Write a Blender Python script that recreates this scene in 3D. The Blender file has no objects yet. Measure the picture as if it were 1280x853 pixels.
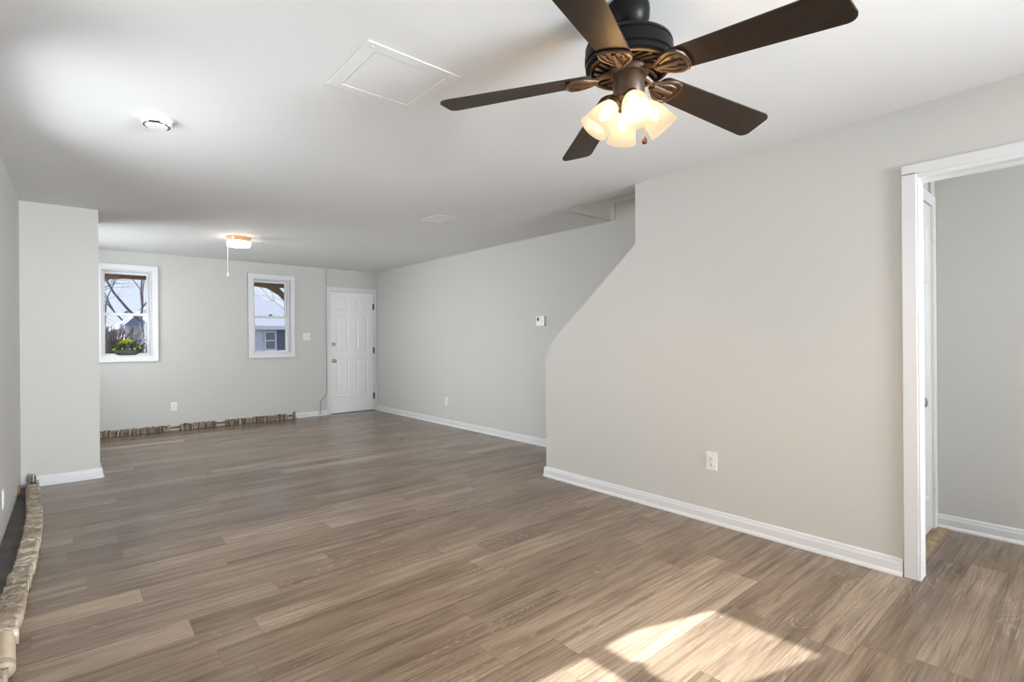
import bpy, bmesh, math, random
from mathutils import Vector, Matrix, noise as mnoise

S = bpy.context.scene
COL = S.collection
PI = math.pi
R = math.radians

# ------------------------------------------------------------------ camera, sky, sun, exposure
YAW, ROLL, CAMH = 0.70933, 0.00747, 1.21
cam_data = bpy.data.cameras.new('camera')
cam = bpy.data.objects.new('camera', cam_data)
COL.objects.link(cam)
cam_data.sensor_width = 36.0
cam_data.lens = 18.0
cam_data.shift_y = -0.00057
cam_data.clip_start = 0.02
cam_data.clip_end = 300
cam.matrix_world = (Matrix.Translation((0, 0, CAMH)) @ Matrix.Rotation(-YAW, 4, 'Z')
                    @ Matrix.Rotation(R(90), 4, 'X') @ Matrix.Rotation(-ROLL, 4, 'Z'))
S.camera = cam

S.view_settings.view_transform = 'Standard'
S.view_settings.look = 'None'
S.view_settings.exposure = 0.0
S.view_settings.gamma = 1.0
S.view_settings.use_curve_mapping = False
S.cycles.use_denoising = True
S.cycles.max_bounces = 10
S.cycles.diffuse_bounces = 6
S.cycles.transparent_max_bounces = 12
S.cycles.sample_clamp_indirect = 6.0
S.cycles.caustics_reflective = False
S.cycles.caustics_refractive = False

W = bpy.data.worlds.new('sky')
S.world = W
W.use_nodes = True
wn = W.node_tree
wn.nodes.clear()
w_out = wn.nodes.new('ShaderNodeOutputWorld')
w_bg = wn.nodes.new('ShaderNodeBackground')
w_tc = wn.nodes.new('ShaderNodeTexCoord')
w_sep = wn.nodes.new('ShaderNodeSeparateXYZ')
w_rmp = wn.nodes.new('ShaderNodeValToRGB')
w_rmp.color_ramp.elements[0].position = 0.0
w_rmp.color_ramp.elements[0].color = (0.72, 0.78, 0.90, 1)
w_rmp.color_ramp.elements[1].position = 0.55
w_rmp.color_ramp.elements[1].color = (0.50, 0.68, 1.0, 1)
wn.links.new(w_tc.outputs['Generated'], w_sep.inputs[0])
wn.links.new(w_sep.outputs['Z'], w_rmp.inputs[0])
wn.links.new(w_rmp.outputs[0], w_bg.inputs['Color'])
w_bg.inputs['Strength'].default_value = 1.15
wn.links.new(w_bg.outputs[0], w_out.inputs[0])

# the sun comes low from the left over the house and through the left-hand window
SUN_TRAVEL = Vector((0.949, -0.315, -0.769)).normalized()
sd = bpy.data.lights.new('sun', 'SUN')
sd.energy = 17.0
sd.color = (0.95, 0.975, 1.0)
sd.angle = R(0.53)
sun = bpy.data.objects.new('sun', sd)
COL.objects.link(sun)
sun.rotation_euler = SUN_TRAVEL.to_track_quat('-Z', 'Y').to_euler()
sun.location = (-12, 6, 12)


def window_fill(name, loc, direction, sx, sy, power, color=(0.915, 0.957, 1.0), spread=180):
    """area lamp put at a window opening to act as sky light"""
    d = bpy.data.lights.new(name, 'AREA')
    d.shape = 'RECTANGLE'
    d.size, d.size_y = sx, sy
    d.energy = power
    d.color = color
    d.spread = R(spread)
    o = bpy.data.objects.new(name, d)
    COL.objects.link(o)
    o.location = loc
    o.rotation_euler = Vector(direction).to_track_quat('-Z', 'Y').to_euler()
    return o


window_fill('fill_rear_left', (0.55, -2.76, 1.45), (-0.4, 1, 0.10), 1.2, 1.45, 17, spread=120)  # added fill lamp behind the camera, at an added window
window_fill('fill_rear_right', (2.25, -2.76, 1.45), (-0.5, 1, 0.05), 1.2, 1.45, 157, spread=120)  # main added fill lamp behind the camera, brighter than the sky
window_fill('fill_rear_right_narrow', (2.25, -2.76, 1.45), (-0.22, 1, 0.04), 1.2, 1.45, 35, spread=60)  # second added fill at the same window, narrower beam
window_fill('daylight_left', (-0.50, 1.80, 1.60), (1, 0, 0), 0.54, 1.12, 10)
window_fill('fill_left_middle', (-0.50, 3.075, 1.55), (1, 0.45, -0.10), 1.35, 1.22, 28, spread=150)  # added fill lamp for the middle of the room, out of view
window_fill('fill_left_back', (-0.50, 7.45, 1.55), (1, -0.25, -0.10), 1.26, 1.22, 27, spread=150)  # added fill lamp for the back of the room, hidden by the column
window_fill('fill_left_back_narrow', (-0.50, 7.45, 1.45), (1, -0.60, -0.15), 1.26, 1.22, 25, spread=80)  # second added fill at the back, narrower beam
window_fill('fill_hall', (3.72, -1.95, 1.45), (0, 1, 0), 0.6, 1.2, 46)  # added fill lamp for the hall, out of view

# ------------------------------------------------------------------ room measures
XL, XR, XF = -0.335, 3.196, 4.083      # left wall, near right wall, far right wall
YB, YR = 8.435, -2.60                  # back wall, rear wall behind the camera
WT = 0.09
HOLE = (3.38, XF, 0.95, 3.22)          # stairwell opening in the ceiling


def ceil_z(x, y):
    pts = [(-4, 2.37), (2.4, 2.372), (3.2, 2.388), (5.0, 2.408), (7.0, 2.420), (9.0, 2.428)]
    z = pts[-1][1]
    for (a, za), (b, zb) in zip(pts, pts[1:]):
        if y <= b:
            t = max(0, (y - a) / (b - a))
            z = za + (zb - za) * t
            break
    z += 0.006 * mnoise.noise((x * 1.3 + 7, y * 1.1, 2.0)) * (1 if y > 3 else 0.4)
    return z


# ------------------------------------------------------------------ materials
def nodes_of(m):
    return m.node_tree.nodes, m.node_tree.links


def mat(name, color, rough=0.5, metal=0.0, spec=0.5, bump=None, var=None, emit=None, estr=0.0, coat=0.0):
    """Principled material; bump = (scale, strength), var = (scale, second colour, sharpness)"""
    m = bpy.data.materials.new(name)
    m.use_nodes = True
    N, L = nodes_of(m)
    b = N['Principled BSDF']
    b.inputs['Base Color'].default_value = (*color, 1)
    b.inputs['Roughness'].default_value = rough
    b.inputs['Metallic'].default_value = metal
    b.inputs['Specular IOR Level'].default_value = spec
    b.inputs['Coat Weight'].default_value = coat
    tc = N.new('ShaderNodeTexCoord')
    if var:
        n = N.new('ShaderNodeTexNoise')
        n.inputs['Scale'].default_value = var[0]
        n.inputs['Detail'].default_value = 5
        L.new(tc.outputs['Object'], n.inputs['Vector'])
        r = N.new('ShaderNodeValToRGB')
        s = var[2] if len(var) > 2 else 0.2
        r.color_ramp.elements[0].position = 0.5 - s
        r.color_ramp.elements[1].position = 0.5 + s
        r.color_ramp.elements[0].color = (*color, 1)
        r.color_ramp.elements[1].color = (*var[1], 1)
        L.new(n.outputs['Fac'], r.inputs[0])
        L.new(r.outputs[0], b.inputs['Base Color'])
    if bump:
        n2 = N.new('ShaderNodeTexNoise')
        n2.inputs['Scale'].default_value = bump[0]
        n2.inputs['Detail'].default_value = 4
        L.new(tc.outputs['Object'], n2.inputs['Vector'])
        bp = N.new('ShaderNodeBump')
        bp.inputs['Strength'].default_value = bump[1]
        bp.inputs['Distance'].default_value = 0.01
        L.new(n2.outputs['Fac'], bp.inputs['Height'])
        L.new(bp.outputs[0], b.inputs['Normal'])
    if emit:
        b.inputs['Emission Color'].default_value = (*emit, 1)
        b.inputs['Emission Strength'].default_value = estr
    return m


def island_mat(name, c0, c1, c2, rough=0.5, metal=0.0, bump=None):
    """each loose piece of the mesh takes its own tone"""
    m = mat(name, c0, rough, metal, bump=bump)
    N, L = nodes_of(m)
    g = N.new('ShaderNodeNewGeometry')
    r = N.new('ShaderNodeValToRGB')
    r.color_ramp.elements[0].color = (*c0, 1)
    r.color_ramp.elements[1].color = (*c2, 1)
    e = r.color_ramp.elements.new(0.5)
    e.color = (*c1, 1)
    L.new(g.outputs['Random Per Island'], r.inputs[0])
    L.new(r.outputs[0], N['Principled BSDF'].inputs['Base Color'])
    return m


def floor_material():
    m = bpy.data.materials.new('oak_planks')
    m.use_nodes = True
    N, L = nodes_of(m)
    B = N['Principled BSDF']

    def val(v):
        n = N.new('ShaderNodeValue')
        n.outputs[0].default_value = v
        return n.outputs[0]

    def mth(op, a, b=None, c=None):
        n = N.new('ShaderNodeMath')
        n.operation = op
        for i, v in enumerate((a, b, c)):
            if v is None:
                continue
            if isinstance(v, (int, float)):
                n.inputs[i].default_value = v
            else:
                L.new(v, n.inputs[i])
        return n.outputs[0]

    def xyz(x, y, z):
        n = N.new('ShaderNodeCombineXYZ')
        for i, v in enumerate((x, y, z)):
            if isinstance(v, (int, float)):
                n.inputs[i].default_value = v
            else:
                L.new(v, n.inputs[i])
        return n.outputs[0]

    def noi(vec, scale, detail=4, rough=0.55, dist=0.0):
        n = N.new('ShaderNodeTexNoise')
        n.inputs['Scale'].default_value = scale
        n.inputs['Detail'].default_value = detail
        n.inputs['Roughness'].default_value = rough
        n.inputs['Distortion'].default_value = dist
        L.new(vec, n.inputs['Vector'])
        return n.outputs['Fac']

    def ramp(f, stops):
        n = N.new('ShaderNodeValToRGB')
        el = n.color_ramp.elements
        el[0].position, el[0].color = stops[0][0], (*stops[0][1], 1)
        el[1].position, el[1].color = stops[-1][0], (*stops[-1][1], 1)
        for p, c in stops[1:-1]:
            e = el.new(p)
            e.color = (*c, 1)
        L.new(f, n.inputs[0])
        return n.outputs[0]

    def mix(f, a, b, mode='MIX'):
        n = N.new('ShaderNodeMix')
        n.data_type = 'RGBA'
        n.blend_type = mode
        if isinstance(f, (int, float)):
            n.inputs[0].default_value = f
        else:
            L.new(f, n.inputs[0])
        for i, v in ((6, a), (7, b)):
            if isinstance(v, tuple):
                n.inputs[i].default_value = (*v, 1)
            else:
                L.new(v, n.inputs[i])
        return n.outputs[2]

    tc = N.new('ShaderNodeTexCoord')
    sp = N.new('ShaderNodeSeparateXYZ')
    L.new(tc.outputs['Object'], sp.inputs[0])
    X, Y = sp.outputs['X'], sp.outputs['Y']
    w, Lp = 0.1647, 1.22
    ry = mth('DIVIDE', mth('SUBTRACT', Y, 1.634), w)
    row = mth('FLOOR', ry)
    wn1 = N.new('ShaderNodeTexWhiteNoise')
    wn1.noise_dimensions = '1D'
    L.new(mth('ADD', row, FLOOR_SEED), wn1.inputs['W'])
    u = mth('DIVIDE', mth('ADD', X, mth('MULTIPLY', wn1.outputs['Value'], Lp)), Lp)
    colm = mth('FLOOR', u)
    wn2 = N.new('ShaderNodeTexWhiteNoise')
    wn2.noise_dimensions = '2D'
    L.new(xyz(mth('ADD', row, FLOOR_SEED), colm, 0.0), wn2.inputs['Vector'])
    pid = wn2.outputs['Value']
    sepc = N.new('ShaderNodeSeparateColor')
    L.new(wn2.outputs['Color'], sepc.inputs[0])
    pid2 = sepc.outputs[1]
    fy, fx = mth('FRACT', ry), mth('FRACT', u)
    ey = mth('MULTIPLY', mth('MINIMUM', fy, mth('SUBTRACT', 1.0, fy)), w)
    ex = mth('MULTIPLY', mth('MINIMUM', fx, mth('SUBTRACT', 1.0, fx)), Lp)
    seam = mth('LESS_THAN', mth('MINIMUM', ex, ey), 0.0011)

    # long soft streaks, fine pores, cathedral rings
    oz = mth('MULTIPLY', pid, 53.0)
    streak = noi(xyz(mth('MULTIPLY', X, 1.1), mth('MULTIPLY', Y, 15.0), oz), 1.0, 5, 0.6, 0.4)
    fine = noi(xyz(mth('MULTIPLY', X, 5.0), mth('MULTIPLY', Y, 190.0), oz), 1.0, 3, 0.6)
    cloud = noi(xyz(mth('MULTIPLY', X, 1.6), mth('MULTIPLY', Y, 5.0), mth('ADD', oz, 11.0)), 1.0, 3, 0.5)
    ringf = noi(xyz(mth('MULTIPLY', X, 1.5), mth('MULTIPLY', Y, 7.5), mth('ADD', oz, 29.0)), 1.0, 1, 0.4, 0.25)
    rings = mth('MULTIPLY_ADD', mth('SINE', mth('MULTIPLY', ringf, 190.0)), 0.5, 0.5)
    rmask = ramp(noi(xyz(mth('MULTIPLY', X, 1.3), mth('MULTIPLY', Y, 4.0), mth('ADD', oz, 3.0)), 1.0, 2), [(0.5, (0, 0, 0)), (0.64, (1, 1, 1))])
    ringl = mth('MULTIPLY', mth('POWER', rings, 5.0), mth('MULTIPLY', rmask, ramp(fine, [(0.4, (0, 0, 0)), (0.62, (1, 1, 1))])))

    base = ramp(pid, [(0.0, (0.180, 0.129, 0.087)), (0.4, (0.212, 0.154, 0.107)), (0.80, (0.250, 0.184, 0.130)), (0.91, (0.305, 0.228, 0.164)), (1.0, (0.385, 0.292, 0.212))])
    base = mix(mth('MULTIPLY', pid2, 0.35), base, (0.215, 0.163, 0.121))
    tone = ramp(streak, [(0.28, (0.56, 0.53, 0.50)), (0.5, (1.0, 1.0, 1.0)), (0.72, (1.30, 1.30, 1.31))])
    c = mix(0.75, base, tone, 'MULTIPLY')
    dark = noi(xyz(mth('MULTIPLY', X, 1.7), mth('MULTIPLY', Y, 46.0), mth('ADD', oz, 7.0)), 1.0, 4, 0.62, 0.6)
    c = mix(0.75, c, ramp(dark, [(0.34, (0.58, 0.55, 0.52)), (0.48, (1.0, 1.0, 1.0)), (0.7, (1.12, 1.12, 1.12))]), 'MULTIPLY')
    c = mix(0.8, c, ramp(cloud, [(0.3, (0.72, 0.70, 0.68)), (0.55, (1.03, 1.03, 1.03)), (0.75, (1.14, 1.14, 1.14))]), 'MULTIPLY')
    c = mix(0.6, c, ramp(fine, [(0.3, (0.62, 0.61, 0.60)), (0.55, (1.06, 1.06, 1.06)), (0.75, (1.5, 1.5, 1.5))]), 'MULTIPLY')
    c = mix(mth('MULTIPLY', ringl, 0.38), c, (0.50, 0.42, 0.33))
    c = mix(mth('MULTIPLY', seam, 0.45), c, (0.07, 0.05, 0.035))
    L.new(c, B.inputs['Base Color'])
    L.new(ramp(streak, [(0.3, (0.27, 0.27, 0.27)), (0.7, (0.21, 0.21, 0.21))]), B.inputs['Roughness'])
    B.inputs['Specular IOR Level'].default_value = 0.30
    bp = N.new('ShaderNodeBump')
    bp.inputs['Strength'].default_value = 0.06
    bp.inputs['Distance'].default_value = 0.002
    L.new(mth('SUBTRACT', mth('ADD', fine, streak), mth('MULTIPLY', seam, 2.0)), bp.inputs['Height'])
    L.new(bp.outputs[0], B.inputs['Normal'])
    return m


def glass_material():
    m = bpy.data.materials.new('window_glass')
    m.use_nodes = True
    N, L = nodes_of(m)
    N.clear()
    o = N.new('ShaderNodeOutputMaterial')
    t = N.new('ShaderNodeBsdfTransparent')
    t.inputs[0].default_value = (0.97, 0.985, 0.98, 1)
    g = N.new('ShaderNodeBsdfGlossy')
    g.inputs['Roughness'].default_value = 0.02
    f = N.new('ShaderNodeFresnel')
    f.inputs[0].default_value = 1.12
    mx = N.new('ShaderNodeMixShader')
    L.new(f.outputs[0], mx.inputs[0])
    L.new(t.outputs[0], mx.inputs[1])
    L.new(g.outputs[0], mx.inputs[2])
    L.new(mx.outputs[0], o.inputs[0])
    return m


def shade_material(name, clear, tint, glow):
    """frosted lamp glass: part of the light goes straight through, the rest is scattered"""
    m = bpy.data.materials.new(name)
    m.use_nodes = True
    N, L = nodes_of(m)
    N.clear()
    o = N.new('ShaderNodeOutputMaterial')
    t = N.new('ShaderNodeBsdfTransparent')
    t.inputs[0].default_value = (1, 0.93, 0.8, 1)
    d = N.new('ShaderNodeBsdfTranslucent')
    d.inputs[0].default_value = (*tint, 1)
    df = N.new('ShaderNodeBsdfDiffuse')
    df.inputs[0].default_value = (*tint, 1)
    a = N.new('ShaderNodeAddShader')
    L.new(d.outputs[0], a.inputs[0])
    L.new(df.outputs[0], a.inputs[1])
    e = N.new('ShaderNodeEmission')
    e.inputs[0].default_value = (*glow, 1)
    a2 = N.new('ShaderNodeAddShader')
    L.new(a.outputs[0], a2.inputs[0])
    L.new(e.outputs[0], a2.inputs[1])
    mx = N.new('ShaderNodeMixShader')
    mx.inputs[0].default_value = 1 - clear
    L.new(t.outputs[0], mx.inputs[1])
    L.new(a2.outputs[0], mx.inputs[2])
    L.new(mx.outputs[0], o.inputs[0])
    return m


FLOOR_SEED = 5.0
M = {}
M['wall'] = mat('greige_paint', (0.585, 0.576, 0.549), 0.75, bump=(26, 0.10))
M['ceiling'] = mat('white_ceiling_paint', (0.78, 0.78, 0.785), 0.7, bump=(9, 0.08))
M['white'] = mat('white_trim_paint', (0.71, 0.71, 0.72), 0.38, bump=(30, 0.02))
M['cablegrey'] = mat('dark_grey_cable', (0.10, 0.10, 0.10), 0.6)
M['doorpaint'] = mat('bright_white_door_paint', (0.86, 0.86, 0.87), 0.35)
M['oldwhite'] = mat('brushed_white_paint', (0.72, 0.72, 0.72), 0.42, bump=(14, 0.15))
M['floor'] = floor_material()
M['glass'] = glass_material()
M['plastic'] = mat('white_plastic', (0.80, 0.80, 0.78), 0.35)
M['slot'] = mat('dark_slot', (0.03, 0.03, 0.03), 0.6)
M['nickel'] = mat('satin_nickel', (0.42, 0.40, 0.37), 0.28, 1.0)
M['hinge'] = mat('bronze_hinge', (0.10, 0.085, 0.07), 0.45, 0.8)
M['subfloor'] = mat('dark_subfloor', (0.085, 0.075, 0.078), 0.7, var=(7, (0.14, 0.125, 0.125)), bump=(30, 0.2))
M['rawwood'] = mat('raw_wood_sill', (0.22, 0.15, 0.085), 0.75, var=(18, (0.42, 0.32, 0.20)), bump=(40, 0.4))
M['lath'] = mat('orange_wood', (0.36, 0.19, 0.08), 0.7, bump=(40, 0.3))
M['black'] = mat('black_bronze', (0.0065, 0.006, 0.006), 0.38, 0.0, 0.12, bump=(60, 0.03))
M['bronze'] = mat('aged_bronze', (0.070, 0.040, 0.022), 0.42, 0.3, var=(40, (0.04, 0.024, 0.014)))
M['blade'] = mat('dark_walnut_blade', (0.017, 0.0115, 0.0085), 0.45, 0.0, 0.2, var=(22, (0.036, 0.022, 0.013), 0.3))
M['bladedge'] = mat('worn_blade_edge', (0.05, 0.04, 0.035), 0.6)
M['finold'] = island_mat('rusty_fins', (0.10, 0.06, 0.03), (0.30, 0.22, 0.15), (0.62, 0.52, 0.42), 0.55, 0.2)
M['fintan'] = island_mat('crushed_tan_fins', (0.34, 0.27, 0.20), (0.54, 0.45, 0.35), (0.74, 0.66, 0.55), 0.38, 0.15, bump=(60, 0.5))
M['tube'] = mat('tan_painted_tube', (0.50, 0.41, 0.31), 0.4, 0.15)
M['copper'] = mat('dull_copper', (0.20, 0.115, 0.07), 0.5, 0.6)
M['steel'] = mat('grey_steel', (0.30, 0.30, 0.30), 0.35, 0.8)
M['brass'] = mat('tarnished_brass', (0.32, 0.24, 0.11), 0.45, 0.7)
M['pan'] = mat('tan_lamp_pan', (0.62, 0.36, 0.16), 0.5)
M['shade'] = shade_material('frosted_shade_glass', 0.17, (0.008, 0.0075, 0.0068), (0.80, 0.66, 0.45))
M['drum'] = mat('lit_opal_glass', (0.85, 0.8, 0.7), 0.4, emit=(1.0, 0.90, 0.74), estr=11)
M['bulb'] = mat('lit_bulb', (1, 0.9, 0.75), 0.4, emit=(1.0, 0.68, 0.38), estr=1900)
M['cord'] = mat('white_cord', (0.8, 0.8, 0.78), 0.6)
M['bowl'] = mat('dark_grey_bowl', (0.055, 0.05, 0.046), 0.6, var=(14, (0.11, 0.10, 0.09)))
M['soil'] = mat('potting_soil', (0.03, 0.022, 0.015), 0.9)
M['lime'] = mat('lime_leaf', (0.36, 0.50, 0.02), 0.45, var=(30, (0.58, 0.62, 0.07), 0.12))
M['leaf'] = mat('dark_green_leaf', (0.030, 0.055, 0.022), 0.45, var=(60, (0.07, 0.11, 0.04)))
M['flower'] = mat('pale_flower', (0.60, 0.62, 0.56), 0.6)
M['bark'] = mat('grey_bark', (0.17, 0.15, 0.165), 0.9)
M['bush'] = mat('bare_bush_twigs', (0.11, 0.085, 0.085), 0.9)
M['hedge'] = mat('brown_hedge', (0.16, 0.13, 0.13), 0.95, var=(2.5, (0.30, 0.26, 0.27)), bump=(6, 1.0))
M['porchwood'] = mat('brown_porch_wood', (0.30, 0.22, 0.16), 0.7, var=(6, (0.20, 0.145, 0.105)))
M['shingle'] = mat('pale_grey_shingles', (0.26, 0.26, 0.295), 0.9, var=(9, (0.22, 0.22, 0.255)))
M['siding'] = mat('pale_siding', (0.62, 0.61, 0.63), 0.8)
M['bluewall'] = mat('blue_grey_siding', (0.50, 0.54, 0.64), 0.8, var=(2.5, (0.62, 0.64, 0.70)))
M['slate'] = mat('blue_grey_gable', (0.20, 0.25, 0.33), 0.8)
M['shutter'] = mat('slate_shutter', (0.13, 0.14, 0.19), 0.7)
M['darkglass'] = mat('dim_house_pane', (0.16, 0.18, 0.23), 0.15)
M['ground'] = mat('pale_winter_ground', (0.24, 0.23, 0.23), 0.95, var=(0.7, (0.17, 0.155, 0.14)))
M['concrete'] = mat('concrete', (0.48, 0.46, 0.44), 0.9)
M['stair'] = mat('stair_wood', (0.24, 0.17, 0.11), 0.5)


# ------------------------------------------------------------------ mesh building
class MB:
    def __init__(s):
        s.bm = bmesh.new()

    def _new(s, verts, faces, mtx=None):
        vs = [s.bm.verts.new(mtx @ Vector(v) if mtx else Vector(v)) for v in verts]
        fs = []
        for f in faces:
            try:
                fs.append(s.bm.faces.new([vs[i] for i in f]))
            except ValueError:
                pass
        return vs, fs

    def box(s, x0, x1, y0, y1, z0, z1, mtx=None, bevel=0.0):
        v = [(x0, y0, z0), (x1, y0, z0), (x1, y1, z0), (x0, y1, z0), (x0, y0, z1), (x1, y0, z1), (x1, y1, z1), (x0, y1, z1)]
        f = [(0, 3, 2, 1), (4, 5, 6, 7), (0, 1, 5, 4), (1, 2, 6, 5), (2, 3, 7, 6), (3, 0, 4, 7)]
        vs, fs = s._new(v, f, mtx)
        if bevel:
            ed = list({e for fc in fs for e in fc.edges})
            bmesh.ops.bevel(s.bm, geom=ed, offset=bevel, segments=2, affect='EDGES', profile=0.6)
        return s

    def prism(s, poly, d0, d1, axis='Z', mtx=None):
        """poly in the plane across the axis: Z -> (x,y), X -> (y,z), Y -> (x,z)"""
        def p(a, b, d):
            return {'Z': (a, b, d), 'X': (d, a, b), 'Y': (a, d, b)}[axis]
        n = len(poly)
        v = [p(a, b, d0) for a, b in poly] + [p(a, b, d1) for a, b in poly]
        f = [tuple(range(n)), tuple(range(2 * n - 1, n - 1, -1))]
        f += [(i, i + n, (i + 1) % n + n, (i + 1) % n) for i in range(n)]
        s._new(v, f, mtx)
        return s

    def lathe(s, prof, seg=40, mtx=None, cap=True):
        rings = []
        for r, z in prof:
            rings.append([(r * math.cos(2 * PI * k / seg), r * math.sin(2 * PI * k / seg), z) for k in range(seg)])
        v = [q for rg in rings for q in rg]
        f = []
        for i in range(len(prof) - 1):
            for k in range(seg):
                a, b = i * seg + k, i * seg + (k + 1) % seg
                f.append((a, b, b + seg, a + seg))
        if cap:
            f.append(tuple(range(seg - 1, -1, -1)))
            f.append(tuple(range((len(prof) - 1) * seg, len(prof) * seg)))
        s._new(v, f, mtx)
        return s

    def tube(s, pts, rad, seg=10, mtx=None, cap=True, flat=1.0):
        pts = [Vector(p) for p in pts]
        n = len(pts)
        rads = rad if isinstance(rad, (list, tuple)) else [rad] * n
        v, f = [], []
        up = Vector((0, 0, 1))
        prev = None
        for i, p in enumerate(pts):
            t = (pts[min(i + 1, n - 1)] - pts[max(i - 1, 0)]).normalized()
            if prev is None:
                a = t.cross(up)
                if a.length < 1e-3:
                    a = t.cross(Vector((1, 0, 0)))
            else:
                a = prev - t * prev.dot(t)
            a.normalize()
            prev = a
            b = t.cross(a)
            for k in range(seg):
                an = 2 * PI * k / seg
                v.append(p + (a * math.cos(an) + b * math.sin(an) * flat) * rads[i])
        for i in range(n - 1):
            for k in range(seg):
                q, r_ = i * seg + k, i * seg + (k + 1) % seg
                f.append((q, r_, r_ + seg, q + seg))
        if cap:
            f.append(tuple(range(seg - 1, -1, -1)))
            f.append(tuple(range((n - 1) * seg, n * seg)))
        s._new(v, f, mtx)
        return s

    def ball(s, c, r, seg=14, squash=1.0):
        m = Matrix.Translation(c) @ Matrix.Diagonal((r, r, r * squash, 1))
        bmesh.ops.create_uvsphere(s.bm, u_segments=seg, v_segments=max(6, seg // 2 + 1), radius=1.0, matrix=m)
        return s

    def quad(s, a, b, c, d):
        s._new([a, b, c, d], [(0, 1, 2, 3)])
        return s

    def build(s, name, material, parent=None, smooth=False, angle=0.6):
        bmesh.ops.recalc_face_normals(s.bm, faces=s.bm.faces[:])
        me = bpy.data.meshes.new(name)
        s.bm.to_mesh(me)
        s.bm.free()
        me.materials.append(material)
        if smooth:
            me.polygons.foreach_set('use_smooth', [True] * len(me.polygons))
            try:
                me.set_sharp_from_angle(angle=angle)
            except Exception:
                pass
        o = bpy.data.objects.new(name, me)
        COL.objects.link(o)
        if parent is not None:
            o.parent = parent
        return o


def tag(o, label=None, cat=None, group=None, kind=None):
    if label:
        o['label'] = label
    if cat:
        o['category'] = cat
    if group:
        o['group'] = group
    if kind:
        o['kind'] = kind
    return o


def empty(name, loc=(0, 0, 0), rz=0.0):
    o = bpy.data.objects.new(name, None)
    o.empty_display_size = 0.1
    COL.objects.link(o)
    o.location = loc
    o.rotation_euler = (0, 0, rz)
    return o


def struct(o):
    o['kind'] = 'structure'
    return o


# ------------------------------------------------------------------ room shell
fl = MB()
fl._new([(XL, YR - 0.3, 0), (4.35, YR - 0.3, 0), (4.35, YB + 0.1, 0), (XL, YB + 0.1, 0)], [(0, 1, 2, 3)])
fl._new([(XL - 0.2, YR - 0.3, -0.02), (4.35, YR - 0.3, -0.02), (4.35, YB + 0.1, -0.02), (XL - 0.2, YB + 0.1, -0.02)], [(0, 3, 2, 1)])
struct(fl.build('floor', M['floor']))

# ceiling: slightly wavy plaster with the stairwell left open
xs = sorted(set([XL - 0.05, 4.45] + [XL + 0.18 * i for i in range(27)] + [HOLE[0], HOLE[1]]))
ys = sorted(set([YR - 0.05, YB + 0.05] + [YR + 0.2 * i for i in range(56)] + [HOLE[2], HOLE[3]]))
cb = MB()
grid = {}
for i, x in enumerate(xs):
    for j, y in enumerate(ys):
        grid[i, j] = cb.bm.verts.new((x, y, ceil_z(x, y)))
for i in range(len(xs) - 1):
    for j in range(len(ys) - 1):
        mx, my = (xs[i] + xs[i + 1]) / 2, (ys[j] + ys[j + 1]) / 2
        if HOLE[0] < mx < HOLE[1] and HOLE[2] < my < HOLE[3]:
            continue
        cb.bm.faces.new([grid[i, j], grid[i, j + 1], grid[i + 1, j + 1], grid[i + 1, j]])
co = cb.build('ceiling', M['ceiling'], smooth=True, angle=1.0)
struct(co)
ZT = 2.50


def wall_with_holes(name, axis, d0, d1, a0, a1, z0, z1, holes, material):
    """wall slab across 'axis', with rectangular holes (a0,a1,z0,z1), built from cells"""
    A = sorted({a0, a1, *[h[0] for h in holes], *[h[1] for h in holes]})
    Z = sorted({z0, z1, *[h[2] for h in holes], *[h[3] for h in holes]})
    b = MB()
    bm = b.bm
    vert = {}

    def V(a, z, d):
        k = (round(a, 4), round(z, 4), d)
        if k not in vert:
            vert[k] = bm.verts.new((d, a, z) if axis == 'X' else (a, d, z))
        return vert[k]

    def solid(i, j):
        if not (0 <= i < len(A) - 1 and 0 <= j < len(Z) - 1):
            return False
        m, n = (A[i] + A[i + 1]) / 2, (Z[j] + Z[j + 1]) / 2
        return not any(h[0] < m < h[1] and h[2] < n < h[3] for h in holes)

    for i in range(len(A) - 1):
        for j in range(len(Z) - 1):
            if not solid(i, j):
                continue
            p, q, r_, t = A[i], A[i + 1], Z[j], Z[j + 1]
            for d in (d0, d1):
                bm.faces.new([V(p, r_, d), V(q, r_, d), V(q, t, d), V(p, t, d)])
            for (di, dj, e0, e1) in ((-1, 0, (p, r_), (p, t)), (1, 0, (q, r_), (q, t)), (0, -1, (p, r_), (q, r_)), (0, 1, (p, t), (q, t))):
                if not solid(i + di, j + dj):
                    bm.faces.new([V(*e0, d0), V(*e1, d0), V(*e1, d1), V(*e0, d1)])
    return struct(b.build(name, material))


# window openings (a0, a1, z0, z1)
W1 = (0.277, 0.815, 1.037, 2.176)
W2 = (2.075, 2.612, 1.043, 2.184)
W3 = (1.530, 2.070, 1.037, 2.176)
W6 = (2.40, 3.75, 0.92, 2.176)  # unseen window, added so the middle fill lamp has an opening
W7 = (6.82, 8.08, 0.92, 2.176)  # unseen window, added so the back fill lamps have an opening
WRL = (-0.05, 1.15, 0.72, 2.16)  # unseen rear window, added to let fill light in
WRR = (1.65, 2.85, 0.72, 2.16)  # unseen rear window, added for the main fill light
D1 = (3.243, 4.052, 0.0, 2.072)

wall_with_holes('wall_back', 'Y', YB, YB + 0.16, -0.5, 4.3, -0.02, ZT, [W1, W2, D1], M['wall'])
wall_with_holes('wall_left', 'X', XL - 0.16, XL, YR - 0.2, YB + 0.16, -0.02, ZT, [W3, W6, W7], M['wall'])
wall_with_holes('wall_rear', 'Y', YR - 0.16, YR, XL - 0.16, XR, -0.02, ZT, [WRL, WRR], M['wall'])
b = MB()
b.box(XF, XF + 0.12, 0.72, YB + 0.02, -0.02, 4.9)
struct(b.build('wall_far_right', M['wall']))

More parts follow.
